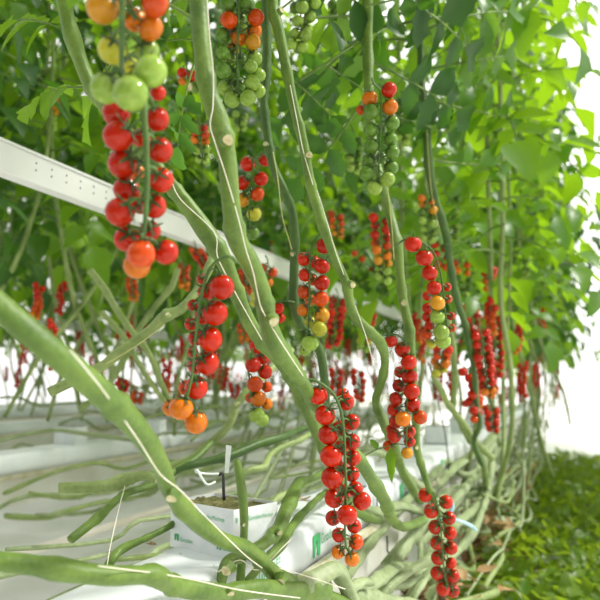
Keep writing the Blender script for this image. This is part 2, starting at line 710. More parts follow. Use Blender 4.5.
cube0 = plant_cube((-.543, 1.065, SLT), math.radians(-19), 'white wrapped mossy cube with green print under the cut stem', sx=.148)
plant_cube((-.560, 1.86, SLT), math.radians(3), 'white wrapped cube on the bag beyond the mossy cube, behind the tall red truss', detail=False)
for k in range(5):
    plant_cube((-.565, 2.55 + k * .66, SLT), .05 * k, 'white wrapped plant cube farther along the nearest gutter', 'plant cubes farther along the nearest gutter', detail=False)
for k in range(7):
    plant_cube((ROWX[1], 1.9 + k * .66, SLT), .1 * k, 'white wrapped plant cube on the second row of gutters', 'plant cubes of the second row', detail=False)

# black dripper peg and the thin milky things standing on the nearest cube
b = bmesh.new()
tube(b, [P(224, 500, 1.13), P(223.5, 488, 1.13), P(223, 475, 1.13), P(220.5, 473.5, 1.13), P(219.5, 476, 1.13)], [.0026, .0026, .0024, .002, .0018], 8, 3)
tag(obj('dripper_peg', b, BLACK), 'black dripper peg stuck in the mossy cube', 'peg')
b = bmesh.new()
tube(b, [P(219, 474, 1.14), P(207, 474, 1.14), P(196, 472, 1.13), P(197, 470, 1.13), P(203, 480, 1.13), P(208, 485, 1.13), P(215, 482, 1.15)], .0022, 6, 2)
tag(obj('drip_hose', b, CLEAR), 'bent white drip hose beside the mossy cube', 'hose')
b = bmesh.new()
c0 = [P(224.5, 473, 1.06), P(228.5, 473, 1.06), P(231.5, 446, 1.06), P(226, 445, 1.06)]
fr = [b.verts.new(p) for p in c0]
bk = [b.verts.new(p + VIEW * .0012) for p in c0]
b.faces.new(fr)
b.faces.new(list(reversed(bk)))
for i in range(4):
    b.faces.new((fr[i], bk[i], bk[(i + 1) % 4], fr[(i + 1) % 4]))
tag(obj('plastic_marker', b, CLEAR, None, False), 'milky plastic marker strip standing by the cut stem', 'marker')

# horizontal white rails over the rows
RL = ['white steel rail crossing behind the hanging trusses, nearest and highest', 'white steel rail of the next bay, behind the nearest rail', 'white steel rail two bays off, behind the second rail']
for i, (x, z) in enumerate(((-1.20, 1.51), (-4.25, 1.51), (-7.5, 1.51))):
    b = bmesh.new()
    box(b, (x - .02, .3, z - .037), (x + .02, 26, z + .033), 0, .003)
    box(b, (x - .028, .3, z + .033), (x + .024, 26, z + .039), 0)
    if i == 0:
        for k in range(9):
            for dz in (-.006, .012):
                box(b, (x + .0195, 1.30 + k * .055, z + dz), (x + .0208, 1.304 + k * .055, z + dz + .004), 1)
    o = obj('steel_rail', b, [BEAM, HOLE], None, False)
    tag(o, RL[i], 'rail', 'overhead white rails')
b = bmesh.new()
tube(b, [(-1.40, .4, .54), (-1.40, 26, .54)], .012, 10, 1)
tag(obj('heating_pipe', b, PIPE), 'pale heating pipe low behind the nearest substrate bags', 'pipe')
b = bmesh.new()
tube(b, [(-1.05, .4, .025), (-1.05, 26, .025)], .024, 10, 1)
tag(obj('heating_pipe', b, PIPE), 'pale floor pipe rail between the first and second rows', 'pipe')

# ------------------------------------------------------------------ vines (near, one by one)
def vine(label, pts, mat=STEM, name='tomato_vine', scars=(), group=None, node=.09, seg=12, ridge=.07, cat='vine', flare=0):
    """pts: (x, y, depth, width in photo pixels)"""
    base = P(*pts[0][:3])
    W = [P(x, y, d) for x, y, d, w in pts]
    rad = [w * d / F / 2 for x, y, d, w in pts]
    root = empty(name, base, label, cat, group)
    b = bmesh.new()
    tube(b, [p - base for p in W], rad, seg, 6, ridge=ridge, node=node, seed=int(pts[0][0] * 3 + pts[0][1]))
    obj('stem', b, mat, root)
    for sx, sy, sd, sw, dx, dy in scars:                    # pale stub where a leaf was cut
        c = P(sx, sy, sd)
        out = (RC @ Vector((dx, -dy, .75))).normalized()
        r = sw * sd / F / 2
        b = bmesh.new()
        tube(b, [c - base - out * r * 1.3, c - base - out * r * .3, c - base + out * r * .02], [r * 1.35, r * 1.0, r * .9], 12, 1, ridge=.08, seed=int(sx))
        for f in b.faces:
            f.material_index = 1 if len(f.verts) == 4 else 0
        obj('pruning_scar', b, [SCAR, mat], root, False)['label'] = 'pale cut scar'
    return root


vA = vine('thickest green tomato vine, curving past the big red truss with two pale scars',
     [(185, -330, .92, 17), (193, -150, .90, 17), (197, -40, .88, 18), (199, 10, .87, 18), (202, 50, .86, 17), (208, 90, .86, 18), (220, 125, .86, 20), (227, 160, .86, 18), (230, 200, .86, 18), (236, 238, .87, 20), (250, 264, .88, 20), (262, 292, .89, 18), (268, 322, .90, 19), (276, 345, .91, 21), (291, 366, .94, 18), (303, 384, .98, 14), (318, 408, 1.06, 12), (338, 434, 1.10, 12), (356, 455, 1.14, 12), (374, 482, 1.2, 13), (386, 503, 1.3, 12), (391, 517, 1.4, 10), (404, 527, 1.55, 8), (425, 520, 1.8, 7)],
     scars=[(228, 140, .835, 12, .3, .1), (274, 322, .87, 11, .3, .3), (190, 87, .86, 9, -.8, .1)])
vB = vine('green vine leaning behind the thickest vine, crossing the white rail',
     [(40, -230, .98, 14), (60, -20, .98, 14), (84, 70, .98, 14), (110, 112, .98, 14), (150, 158, .98, 14), (172, 186, .98, 15), (188, 206, .98, 17), (205, 230, .98, 20), (222, 256, .98, 18), (234, 285, .99, 15), (247, 318, 1.0, 14), (262, 342, 1.02, 14), (278, 358, 1.04, 14), (291, 377, 1.08, 14), (302, 400, 1.12, 13), (314, 426, 1.16, 13), (330, 462, 1.2, 12), (345, 500, 1.3, 11), (362, 515, 1.4, 9), (380, 520, 1.6, 8)], STEM)
vC = vine('darker vine between the two tall vines, ending in a cut stub below the lone truss',
     [(258, -250, 1.36, 9), (264, -60, 1.36, 9), (267, 40, 1.36, 9), (266, 75, 1.36, 10), (264, 100, 1.36, 8), (267, 130, 1.36, 9), (273, 165, 1.36, 9), (284, 190, 1.36, 9), (293, 214, 1.36, 8), (295, 245, 1.36, 9), (294, 275, 1.36, 9), (294, 303, 1.36, 9), (302, 326, 1.37, 9), (317, 346, 1.38, 9), (322, 362, 1.38, 9), (325, 390, 1.4, 9), (328, 440, 1.42, 8), (338, 500, 1.45, 8)], STEMD,
     scars=[(265, 144, 1.34, 5, -.2, 0), (292, 254, 1.345, 5, -.4, .2)])
vD = vine('tall green vine that zigzags down between the lone truss and the paired truss',
     [(262, -230, 1.22, 11), (270, -60, 1.22, 11), (273, 5, 1.22, 11), (279, 30, 1.22, 11), (286, 65, 1.22, 10), (294, 105, 1.22, 10), (304, 145, 1.22, 10), (311, 185, 1.22, 10), (321, 220, 1.22, 10), (334, 256, 1.22, 9), (346, 284, 1.22, 9), (352, 312, 1.22, 9), (366, 329, 1.23, 10), (380, 343, 1.24, 11), (385, 362, 1.26, 8), (381, 384, 1.3, 8), (376, 402, 1.33, 8), (384, 424, 1.36, 10), (394, 445, 1.4, 10), (402, 470, 1.5, 9), (420, 500, 1.7, 8)],
     scars=[(309, 155, 1.195, 7, .1, .1), (353, 285, 1.19, 7, .4, .1), (282, 10, 1.19, 6, .5, -.1)])
vE = vine('straight vine behind the long green truss, bending down to the lowest truss',
     [(364, -220, 1.55, 10), (367, -40, 1.55, 10), (368, 40, 1.55, 10), (369, 90, 1.52, 10), (372, 140, 1.5, 9), (382, 185, 1.45, 8), (389, 212, 1.45, 9), (397, 245, 1.42, 10), (400, 275, 1.42, 8), (403, 302, 1.42, 9), (409, 330, 1.42, 10), (412, 355, 1.42, 7), (414, 385, 1.42, 7), (416, 420, 1.43, 8), (417, 448, 1.44, 8), (423, 470, 1.45, 7), (429, 488, 1.46, 6), (440, 515, 1.6, 6), (455, 530, 1.9, 6)], STEM,
     scars=[(404, 303, 1.395, 6, .1, 0), (417, 448, 1.41, 4, .2, 0)])
vF = vine('slim vine with a yellow twine, winding down behind the half ripe truss',
     [(418, -150, 2.1, 7), (419, -20, 2.1, 7), (421, 60, 2.1, 7), (424, 105, 2.05, 8), (427, 135, 2.0, 8), (429, 165, 2.0, 9), (434, 195, 2.0, 7), (446, 235, 2.0, 8), (450, 265, 2.0, 7), (457, 300, 2.0, 7), (465, 325, 2.0, 7), (470, 345, 2.0, 8), (474, 370, 2.05, 6), (477, 405, 2.1, 5), (480, 425, 2.1, 5), (474, 442, 2.15, 5), (482, 465, 2.3, 5)], STEMD)
vine('thin winding vine behind the rightmost run of small red trusses',
     [(448, 320, 2.3, 6), (453, 352, 2.3, 7), (455, 385, 2.3, 6), (453, 408, 2.3, 6), (460, 422, 2.3, 6), (468, 438, 2.4, 6), (478, 450, 2.5, 6), (484, 468, 2.6, 6), (486, 490, 2.8, 5)], STEMP)
vine('pale vine stretch sloping down from the half ripe truss to the floor vines',
     [(432, 375, 2.1, 5), (440, 388, 2.1, 6), (448, 404, 2.15, 6), (462, 422, 2.2, 6), (476, 442, 2.3, 6), (492, 458, 2.5, 6)], STEMP)

# lying vines round the mossy cube
vine('thick smooth vine running diagonally across the mossy cube to a cut scar',
     [(-150, 190, .60, 26), (-40, 275, .60, 27), (40, 342, .61, 27), (98, 391, .65, 27), (122, 413, .68, 26), (146, 441, .72, 22), (162, 468, .76, 18), (172, 494, .80, 17), (195, 521, .85, 18), (222, 540, .90, 16), (247, 549, .95, 16), (266, 565, .98, 15), (281, 579, 1.0, 18), (305, 589, 1.05, 19), (335, 602, 1.08, 18), (380, 618, 1.15, 18)], STEM,
     scars=[(171, 499, .775, 12, -.1, .5), (280, 582, .965, 11, -.2, .5)], node=.2, ridge=.05)
vine('smooth green vine lying level along the bottom, in front of the nearest bag',
     [(-120, 560, .70, 20), (0, 562, .71, 20), (98, 575, .75, 21), (138, 575, .78, 19), (155, 575, .80, 24), (172, 584, .83, 20), (200, 590, .86, 20), (230, 592, .90, 17), (262, 588, .94, 18), (290, 592, 1.0, 20), (325, 590, 1.06, 22)], STEM, node=.14,
     scars=[(231, 594, .865, 8, .2, .6)])
vine('upright cut stem rising in front of the mossy cube', [(237, 460, 1.03, 6), (239, 473, 1.03, 9), (242, 492, 1.03, 10), (244, 515, 1.03, 9), (244, 535, 1.03, 8), (242, 556, 1.03, 9), (240, 590, 1.02, 9)], STEM, name='cut_stem', cat='stem', node=0, scars=[(244, 525, 1.015, 4, .5, 0)])
vine('hooked vine with a large pale cut end, right of the mossy cube',
     [(222, 588, 1.0, 7), (223, 574, 1.0, 11), (229, 562, 1.0, 13), (243, 555, 1.02, 12), (262, 545, 1.05, 12), (278, 530, 1.1, 14), (286, 512, 1.14, 14), (293, 496, 1.2, 14), (300, 482, 1.26, 10), (313, 478, 1.34, 7), (332, 468, 1.5, 6)], STEM, scars=[(226, 571, .98, 12, -.3, .2), (280, 533, 1.07, 6, .4, .2)])
vine('thinner vine below the hooked one, passing the bag printing',
     [(238, 592, 1.02, 7), (252, 576, 1.04, 8), (266, 560, 1.07, 8), (280, 546, 1.12, 11), (288, 532, 1.17, 9), (298, 518, 1.24, 8), (310, 506, 1.32, 7), (322, 495, 1.42, 6), (345, 478, 1.6, 6)], STEM)
vine('short wavy cut vine lying left of the diagonal vine', [(60, 488, 1.3, 11), (98, 487, 1.3, 11), (118, 485, 1.3, 11), (134, 478, 1.3, 10), (146, 476, 1.3, 10), (156, 480, 1.3, 8)], STEMP, scars=[(156, 480, 1.3, 6, .8, .1)])
vine('green vine sloping up under the short wavy cut vine', [(70, 540, 1.2, 9), (100, 516, 1.25, 9), (112, 504, 1.25, 8), (128, 493, 1.3, 7), (152, 485, 1.35, 7), (176, 470, 1.4, 6), (196, 458, 1.45, 7), (214, 440, 1.5, 6)], STEM)
vine('withered green vine draped over the back edge of the nearest bag', [(104, 572, 1.08, 8), (112, 560, 1.08, 9), (122, 549, 1.10, 9), (146, 538, 1.12, 6), (168, 527, 1.15, 6), (183, 517, 1.18, 9), (200, 506, 1.2, 6)], STEM, node=.05)
vine('curved vine climbing towards the small orange and green truss', [(120, 486, 1.55, 5), (160, 470, 1.5, 6), (190, 459, 1.5, 7), (206, 446, 1.5, 7), (222, 433, 1.5, 8), (231, 420, 1.5, 8), (235, 407, 1.5, 7), (243, 396, 1.5, 8), (252, 386, 1.52, 8), (268, 372, 1.6, 7), (292, 350, 1.7, 6)], STEMP, scars=[(236, 404, 1.49, 5, -.5, 0)])
vine('dark green vine lying across behind the mossy cube', [(160, 480, 1.4, 7), (185, 467, 1.4, 7), (205, 462, 1.42, 8), (232, 455, 1.45, 10), (258, 444, 1.5, 9), (282, 437, 1.55, 8), (300, 430, 1.65, 6), (330, 420, 1.8, 5)], STEMD)
vine('pale looped vine behind the cut stem', [(238, 478, 1.4, 7), (250, 470, 1.42, 7), (264, 467, 1.45, 7), (270, 455, 1.5, 7), (284, 446, 1.55, 6), (300, 440, 1.6, 6), (318, 428, 1.7, 5)], STEMP)
vine('thin pale vine behind the cube, bowing towards the second cube', [(262, 520, 1.5, 5), (275, 500, 1.55, 6), (290, 492, 1.6, 7), (306, 482, 1.65, 8), (322, 476, 1.7, 7), (345, 470, 1.85, 6)], STEMP)
vine('light green broken vine sloping from the big red truss to the low left', [(50, 392, 1.30, 10), (98, 369, 1.30, 10), (118, 354, 1.30, 11), (134, 343, 1.30, 10), (152, 329, 1.30, 10), (165, 317, 1.30, 12), (180, 310, 1.30, 10), (190, 300, 1.30, 9), (204, 280, 1.32, 8), (215, 250, 1.35, 8)], STEMP, scars=[(167, 314, 1.28, 5, -.3, -.8)], node=.12)
vine('pale stem rising to the left behind the broken vine', [(90, 270, 1.9, 7), (104, 288, 1.9, 7), (117, 310, 1.9, 7), (131, 330, 1.9, 6), (148, 352, 1.95, 6), (162, 385, 2.0, 6), (176, 420, 2.1, 6)], STEMP)
vine('pale cut stem leaning lower left behind the broken vine', [(101, 312, 2.0, 6), (112, 323, 2.0, 6), (126, 340, 2.0, 6), (140, 365, 2.0, 5), (160, 395, 2.0, 5), (190, 430, 2.1, 5)], STEMP)
vine('pale stem with swollen joints leaning towards the left truss', [(178, 268, 2.1, 6), (172, 286, 2.1, 6), (158, 303, 2.1, 6), (150, 314, 2.1, 6), (140, 328, 2.1, 6), (128, 352, 2.1, 6), (108, 385, 2.1, 6), (80, 410, 2.1, 6)], STEMP)

# heap of grey green vines along the gutter, right of the printed bag
heap = [
    [(270, 600, 1.0, 16), (296, 588, 1.02, 18), (318, 578, 1.05, 18), (336, 570, 1.08, 15), (346, 584, 1.1, 16), (354, 604, 1.1, 16)],
    [(340, 604, 1.15, 12), (350, 590, 1.18, 11), (362, 582, 1.22, 9), (372, 583, 1.24, 8)],
    [(346, 578, 1.5, 9), (360, 555, 1.6, 10), (378, 532, 1.75, 10), (394, 514, 1.9, 9), (418, 490, 2.2, 8), (440, 468, 2.6, 7)],
    [(370, 610, 1.4, 14), (382, 592, 1.42, 16), (394, 582, 1.45, 10), (412, 570, 1.5, 7), (432, 556, 1.6, 8)],
    [(352, 600, 1.3, 10), (368, 588, 1.32, 13), (384, 576, 1.4, 12), (398, 568, 1.5, 10), (418, 566, 1.6, 7), (436, 560, 1.7, 6)],
    [(398, 560, 1.6, 9), (408, 540, 1.7, 12), (420, 528, 1.8, 9), (432, 510, 2.0, 8), (446, 492, 2.3, 8)],
    [(385, 566, 1.7, 10), (400, 548, 1.75, 9), (415, 535, 1.85, 11), (428, 520, 2.0, 8), (452, 500, 2.3, 8), (472, 480, 2.7, 7)],
    [(410, 604, 1.6, 8), (420, 586, 1.65, 8), (432, 570, 1.8, 7), (446, 560, 2.0, 8), (460, 548, 2.1, 7), (474, 530, 2.3, 8), (482, 510, 2.5, 6), (488, 490, 2.8, 7), (492, 460, 3.2, 6)],
    [(404, 606, 1.7, 9), (418, 580, 1.75, 7), (430, 555, 1.85, 8), (445, 535, 2.1, 8), (462, 520, 2.3, 8), (478, 506, 2.6, 7), (490, 484, 3.0, 6)],
    [(330, 470, 1.6, 8), (348, 490, 1.6, 9), (362, 505, 1.65, 8), (378, 512, 1.7, 9), (398, 506, 1.8, 8), (420, 512, 2.0, 7)],
    [(352, 470, 1.8, 6), (372, 452, 1.9, 6), (395, 462, 2.0, 7), (412, 480, 2.1, 7), (435, 495, 2.2, 7)],
    [(425, 500, 2.4, 7), (444, 478, 2.6, 8), (462, 462, 2.9, 7), (480, 450, 3.2, 7), (500, 430, 3.8, 6)],
    [(420, 545, 2.0, 7), (440, 520, 2.2, 8), (458, 498, 2.5, 7), (470, 482, 2.8, 7), (482, 470, 3.2, 6), (498, 448, 3.8, 6)],
    [(430, 470, 2.7, 6), (448, 462, 2.8, 6), (462, 475, 2.9, 6), (476, 470, 3.0, 6), (494, 440, 3.6, 6)],
    [(322, 612, 1.1, 14), (340, 600, 1.15, 14), (366, 598, 1.25, 14), (390, 602, 1.3, 12), (420, 606, 1.4, 10)],
]
HL = ['grey green vine folded over at the bottom of the heap, nearest the bag printing', 'short grey vine with a pale cut end in the heap', 'straight pale vine leaning along the gutter under the tall red truss', 'broad grey green vine at the foot of the heap', 'grey vine lying across the foot of the heap', 'crumpled grey vine in the middle of the heap beside the black hook',
      'grey vine climbing the heap behind the lowest truss', 'pale withered vine trailing along the edge of the weeds', 'pale vine just inside the trailing withered vine', 'grey vine arching over the gutter below the hanging leaf', 'thin grey vine arching beside the gutter near the leaf', 'pale vine far along the top of the heap', 'pale vine far along the heap behind the lowest truss', 'short pale looping vine at the far end of the heap', 'grey vine lowest in the heap along the bottom']
for l, pth in zip(HL, heap):
    vine(l, pth, STEMG, node=.1, ridge=.16, group='vines heaped along the gutter')


def ground_vine(x, y0, y1, z, r, mat, label, group, seed, amp=.06):
    r_ = random.Random(seed)
    pts, y = [], y0
    while y < y1:
        pts.append(Vector((x + r_.uniform(-1, 1) * amp, y, z + r_.uniform(-1, 1) * amp * .7)))
        y += r_.uniform(.16, .32)
    pts.append(Vector((x + .05, y1, z + .25)))
    base = pts[0].copy()
    b = bmesh.new()
    tube(b, [p - base for p in pts], [r * r_.uniform(.8, 1.2) for _ in pts], 7, 3, ridge=.1, node=.1, seed=seed)
    o = obj('tomato_vine', b, mat)
    o.location = base
    return tag(o, label, 'vine', group)


for k in range(34):
    r_ = random.Random(200 + k)
    y0 = r_.uniform(1.5, 6.0)
    ground_vine(-.36 + r_.uniform(-.10, .12), y0, y0 + r_.uniform(1.5, 3), r_.uniform(.32, .60), r_.uniform(.0045, .0078), r_.choice([STEMG, STEMG, STEMP]), 'pale bare vine lying along the aisle side of the nearest gutter', 'lying vines beside the nearest gutter', 300 + k)
for k in range(14):
    r_ = random.Random(500 + k)
    y0 = r_.uniform(.7, 3.6)
    ground_vine(-.84 + r_.uniform(-.14, .10), y0, y0 + r_.uniform(1.0, 2), r_.uniform(.50, .74), r_.uniform(.0034, .0055), r_.choice([STEMP, STEMG, STEMP]), 'bare vine lying behind the nearest substrate bags', 'lying vines behind the nearest gutter', 600 + k, .04)
for k in range(26):
    r_ = random.Random(800 + k)
    y0 = r_.uniform(1.4, 6.5)
    ground_vine(-1.76 + r_.uniform(-.16, .12), y0, y0 + r_.uniform(1.2, 2.5), r_.uniform(.42, .86), r_.uniform(.006, .008), r_.choice([STEMP, STEMG]), 'bare vine lying along the second row of gutters', 'lying vines of the second row', 900 + k, .06)
for k in range(20):
    r_ = random.Random(1100 + k)
    y0 = r_.uniform(3.0, 8)
    ground_vine(-3.3 + r_.uniform(-.16, .12), y0, y0 + r_.uniform(1.4, 3), r_.uniform(.5, 1.0), r_.uniform(.007, .009), STEMP, 'bare vine lying along the third row of gutters', 'lying vines of the third row', 1200 + k, .08)

# twines
def twine(label, pts, mat=TWINE, r=.0008, group='support twines on the near vines'):
    b = bmesh.new()
    W = [P(*p) for p in pts]
    tube(b, [p - W[0] for p in W], r, 5, 5)
    o = obj('support_twine', b, mat)
    o.location = W[0]
    return tag(o, label, 'twine', group)


twine('white twine along the thickest vine above the big red truss', [(205, -40, .85), (209, 30, .843), (213, 70, .843), (213, 105, .842), (210, 125, .842), (214, 140, .835), (224, 170, .835), (234, 203, .842)])
twine('white twine down the thickest vine beside the truss stalk', [(235, 206, .842), (240, 225, .84), (246, 250, .85), (253, 272, .86), (258, 296, .87), (263, 312, .875), (281, 342, .88), (294, 362, .91), (303, 376, .95)])
twine('white twine down the leaning vine behind the big red truss', [(172, 182, .96), (181, 200, .955), (214, 232, .95), (217, 255, .955), (226, 275, .965), (242, 305, .98), (262, 340, 1.0)])
twine('white twine stretched along the thick diagonal vine', [(70, 350, .60), (98, 384, .63), (114, 406, .655), (138, 440, .69), (160, 474, .735), (180, 490, .76), (200, 511, .82), (222, 533, .87), (246, 556, .92), (262, 568, .95)])
twine('thin white twine hanging beside the withered vine', [(125, 486, 1.26), (119, 508, 1.2), (111, 543, 1.1), (107, 566, 1.06)])
twine('white twine over the cut scar into the vine heap', [(279, 568, .97), (300, 574, .99), (322, 581, 1.0), (345, 589, 1.03)])
twine('white twine along the level vine at the bottom', [(98, 566, .73), (180, 577, .81), (240, 590, .86), (300, 598, .96)])
twine('white twine across the hooked vine', [(218, 572, .98), (240, 560, 1.0), (258, 570, 1.03), (282, 548, 1.07), (292, 538, 1.13)])
twine('pale twine down the upper zigzag vine', [(290, 85, 1.2), (297, 120, 1.2), (303, 150, 1.2), (313, 185, 1.2)])
twine('pale twine down the middle of the zigzag vine', [(317, 190, 1.2), (328, 225, 1.2), (335, 250, 1.2), (344, 275, 1.2)])
twine('pale twine hanging off the lower zigzag vine', [(355, 305, 1.205), (361, 322, 1.21), (367, 340, 1.215), (371, 355, 1.22), (374, 370, 1.24)])
twine('yellow twine down the dark middle vine', [(273, 152, 1.34), (278, 180, 1.34), (282, 215, 1.335), (289, 240, 1.335), (292, 250, 1.335)], TWINEY)
twine('yellow twine behind the long green truss', [(383, 150, 1.43), (388, 190, 1.42), (392, 230, 1.41), (394, 260, 1.40)], TWINEY)
twine('yellow twine along the slim vine', [(422, 60, 2.06), (426, 110, 2.0), (428, 150, 1.97), (432, 195, 1.97), (441, 235, 1.97)], TWINEY)
twine('yellow twine along the broken light green vine', [(106, 364, 1.27), (130, 350, 1.265), (150, 336, 1.27), (165, 324, 1.27)], TWINEY)
twine('black drip line hanging by the second substrate bag', [(377, 487, 1.80), (377, 505, 1.80), (377, 532, 1.80)], BLACK, .0018, 'black drip lines')
twine('black drip line hanging far along the gutter', [(428, 362, 2.3), (434, 385, 2.35), (441, 415, 2.4), (446, 440, 2.5), (449, 470, 2.6)], BLACK, .0022, 'black drip lines')
for k, (x, y, d) in enumerate(((387, 536, 1.86), (400, 522, 2.1))):
    b = bmesh.new()
    W = [P(x, y, d), P(x + .5, y + 9, d), P(x + .8, y + 16, d), P(x + 5, y + 18, d - .02)]
    tube(b, [p - W[0] for p in W], .0022, 6, 3)
    o = obj('stem_support_hook', b, BLACK)
    o.location = W[0]
    tag(o, ['black wire hook under the gutter beside the crumpled vine', 'black wire hook next along the gutter from the crumpled vine'][k], 'hook')
b = bmesh.new()
tube(b, [P(452, 518, 1.53), P(460, 521, 1.56), P(470, 525, 1.6), P(477, 531, 1.6)], [.003, .0035, .0045, .0025], 6, 3)
tag(obj('plastic_clip', b, BLUE), 'pale blue plastic clip strip beside the lowest truss', 'clip')
b = bmesh.new()
tube(b, [P(445, 502, 1.53), P(450, 500, 1.54), P(453, 507, 1.54), P(448, 516, 1.53), P(440, 520, 1.52)], .0035, 6, 3)
tag(obj('plastic_clip', b, BLUE), 'blue plastic ring clip behind the lowest truss', 'clip')

# ------------------------------------------------------------------ trusses (near, fruit by fruit)
px_truss('half ripe truss nearest of all, amber above and large pale green fruit below', .64,
    [(124, -60), (123, -10), (122, 40), (122, 72), (126, 86)],
    [(103, 8, 17, 'Y', .01), (157, 7, 14, 'S'), (151, 29, 13, 'O', .01), (135, 20, 12, 'O', .03), (112, 50, 15, 'L', .02), (145, 48, 13, 'G', .015), (150, 69, 16, 'G', -.02), (132, 95, 17, 'G', -.02), (106, 88, 16, 'G', .0), (126, 62, 12, 'L', .05), (118, -8, 13, 'S', .02), (150, -18, 14, 'S'), (100, -25, 15, 'R')], rw=.0026)
px_truss('big red truss with orange tip hanging under the pale green fruit', .70,
    [(150, 70, .03), (144, 98), (146, 140), (147, 180), (146, 210), (143, 238)],
    [(116, 113, 14, 'R'), (121, 138, 15, 'R', -.005), (122, 163, 15, 'R'), (125, 189, 13.5, 'R', .01), (120, 212, 15, 'R', -.01), (127, 239, 13.5, 'R', .01), (157, 119, 12.5, 'R'), (160, 150, 13, 'R'), (161, 180, 12.5, 'R'), (154, 206, 13, 'R', .012), (150, 231, 11, 'R', .02), (166, 252, 12.5, 'R', -.005), (141, 254, 14, 'S', -.03), (137, 265, 14, 'O', .0), (158, 93, 8, 'R', .02), (137, 172, 8, 'O', .04), (141, 138, 10, 'R', .045), (140, 205, 10, 'R', .05)], rw=.0026, rd=-.026, face=.3)
px_truss('long truss with two red fruits on top and pale green below, between the thick vines', 1.24,
    [(240, -60), (239, -10), (238, 30), (237, 60), (238, 92)],
    [(229, 20, 9, 'S', -.01), (256, 18, 8.5, 'S', -.01), (254, 30, 8, 'O', .01), (240, 40, 8, 'O', .02), (235, 32, 7, 'S', .03), (253, 43, 8, 'Y'), (246, 5, 9, 'D'), (228, 4, 9, 'D'), (223, 35, 8, 'D', .01), (232, 47, 7, 'Y', .02), (224, 55, 7, 'D'), (229, 58, 8, 'G', .02), (254, 57, 8, 'G'), (240, 57, 7, 'D', .03), (251, 67, 7, 'G', -.005), (224, 72, 8.5, 'D'), (233, 74, 7, 'D', .015), (259, 75, 7, 'G', .01), (252, 83, 8, 'G', -.01), (225, 88, 8, 'G', .01), (238, 84, 7, 'D', .02), (259, 91, 7, 'G', .01), (232, 98, 9, 'G', -.01), (248, 99, 8.5, 'G', -.01), (240, 20, 7, 'D', .03)], rw=.002)
px_truss('big red truss on the curved stalk of the thickest vine, amber fruit at its tip', .86,
    [(236, 262, .02), (231, 257), (222, 258), (211, 267), (204, 284), (199, 310), (195, 345), (192, 375), (187, 398)],
    [(222, 287, 12.5, 'R', -.02), (215, 313, 12.5, 'R', -.015), (210, 339, 12.5, 'R', -.01), (207, 363, 12, 'R'), (196, 388, 12, 'R', -.005), (182, 407, 12, 'O', -.01), (195, 423, 12, 'O', -.01), (171, 408, 9, 'O', .015), (202, 279, 5.5, 'R', .01), (206, 292, 9, 'R', .015), (203, 316, 9, 'R', .02), (193, 305, 6, 'R', .02), (191, 324, 6.5, 'R', .015), (196, 338, 8, 'R', .02), (193, 352, 6, 'R', .015), (196, 366, 8, 'R', .02), (186, 388, 8, 'S', .03)], rw=.0019, rd=-.022, face=.25)
px_truss('lone truss shading from red through orange to lime beside the dark vine', 1.27,
    [(335, 262, .0), (325, 235), (316, 238), (311, 250), (310, 275), (309, 305), (308, 335)],
    [(324, 246, 8, 'R', -.01), (304, 259, 7, 'R'), (322, 266, 8, 'R', -.01), (314, 262, 6.5, 'R', .03), (305, 275, 7, 'R'), (322, 283, 8, 'R', -.01), (313, 280, 6, 'S', .03), (304, 292, 7, 'S'), (321, 299, 8, 'S', -.01), (310, 300, 6, 'O', .03), (303, 310, 6.5, 'O'), (322, 315, 8, 'Y', -.01), (310, 322, 6, 'L', .02), (319, 329, 8, 'L', -.01), (310, 343, 8.5, 'G', -.01), (301, 335, 6.5, 'D', .01), (305, 350, 6.5, 'G', .02)], rw=.0017, calyx=True)
px_truss('longest ripe red truss, over the vines above the bag printing, orange at its tip', 1.02,
    [(300, 381, .0), (312, 380), (323, 385), (334, 395), (341, 412), (344, 435), (345, 460), (346, 485), (345, 510), (345, 535), (346, 548)],
    [(318, 395, 10, 'R', -.005), (325, 415, 10, 'R', -.005), (328, 435, 10, 'R', -.005), (331, 456, 11, 'R', -.01), (332, 478, 11, 'R', -.01), (334, 498, 10, 'R'), (347, 515, 10, 'R', -.03), (362, 501, 9.5, 'R', -.015), (333, 518, 8, 'R', .02), (354, 526, 7.5, 'R', .01), (339, 535, 7.5, 'R'), (356, 542, 7.5, 'S'), (338, 552, 7, 'O'), (352, 559, 7.5, 'O', -.01),
     (346, 402, 8.5, 'R', .01), (352, 422, 8.5, 'R', .01), (352, 442, 8.5, 'R', .01), (353, 458, 8, 'R', .015), (352, 475, 8, 'R', .015), (355, 488, 8, 'R', .015), (343, 395, 7, 'R', .03), (340, 428, 8, 'R', .04), (341, 448, 8, 'R', .04), (342, 470, 8, 'R', .04), (344, 492, 8, 'R', .04)], rw=.0020, face=.25)
px_truss('short truss of red to green fruit just left of the thick vines', 1.30,
    [(274, 322, .04), (264, 333, .01), (255, 345), (249, 365), (250, 385), (252, 405)],
    [(257, 346, 8, 'R'), (263, 358, 7, 'R', .015), (253, 365, 8, 'R', -.01), (265, 372, 7.5, 'R', .0), (255, 384, 8, 'S', -.01), (267, 387, 5.5, 'S', .01), (258, 399, 8, 'O', -.01), (267, 404, 6, 'O', .01), (257, 415, 8, 'G', -.01), (262, 420, 7, 'G', .01), (250, 398, 5, 'S', .03)], rw=.0016)
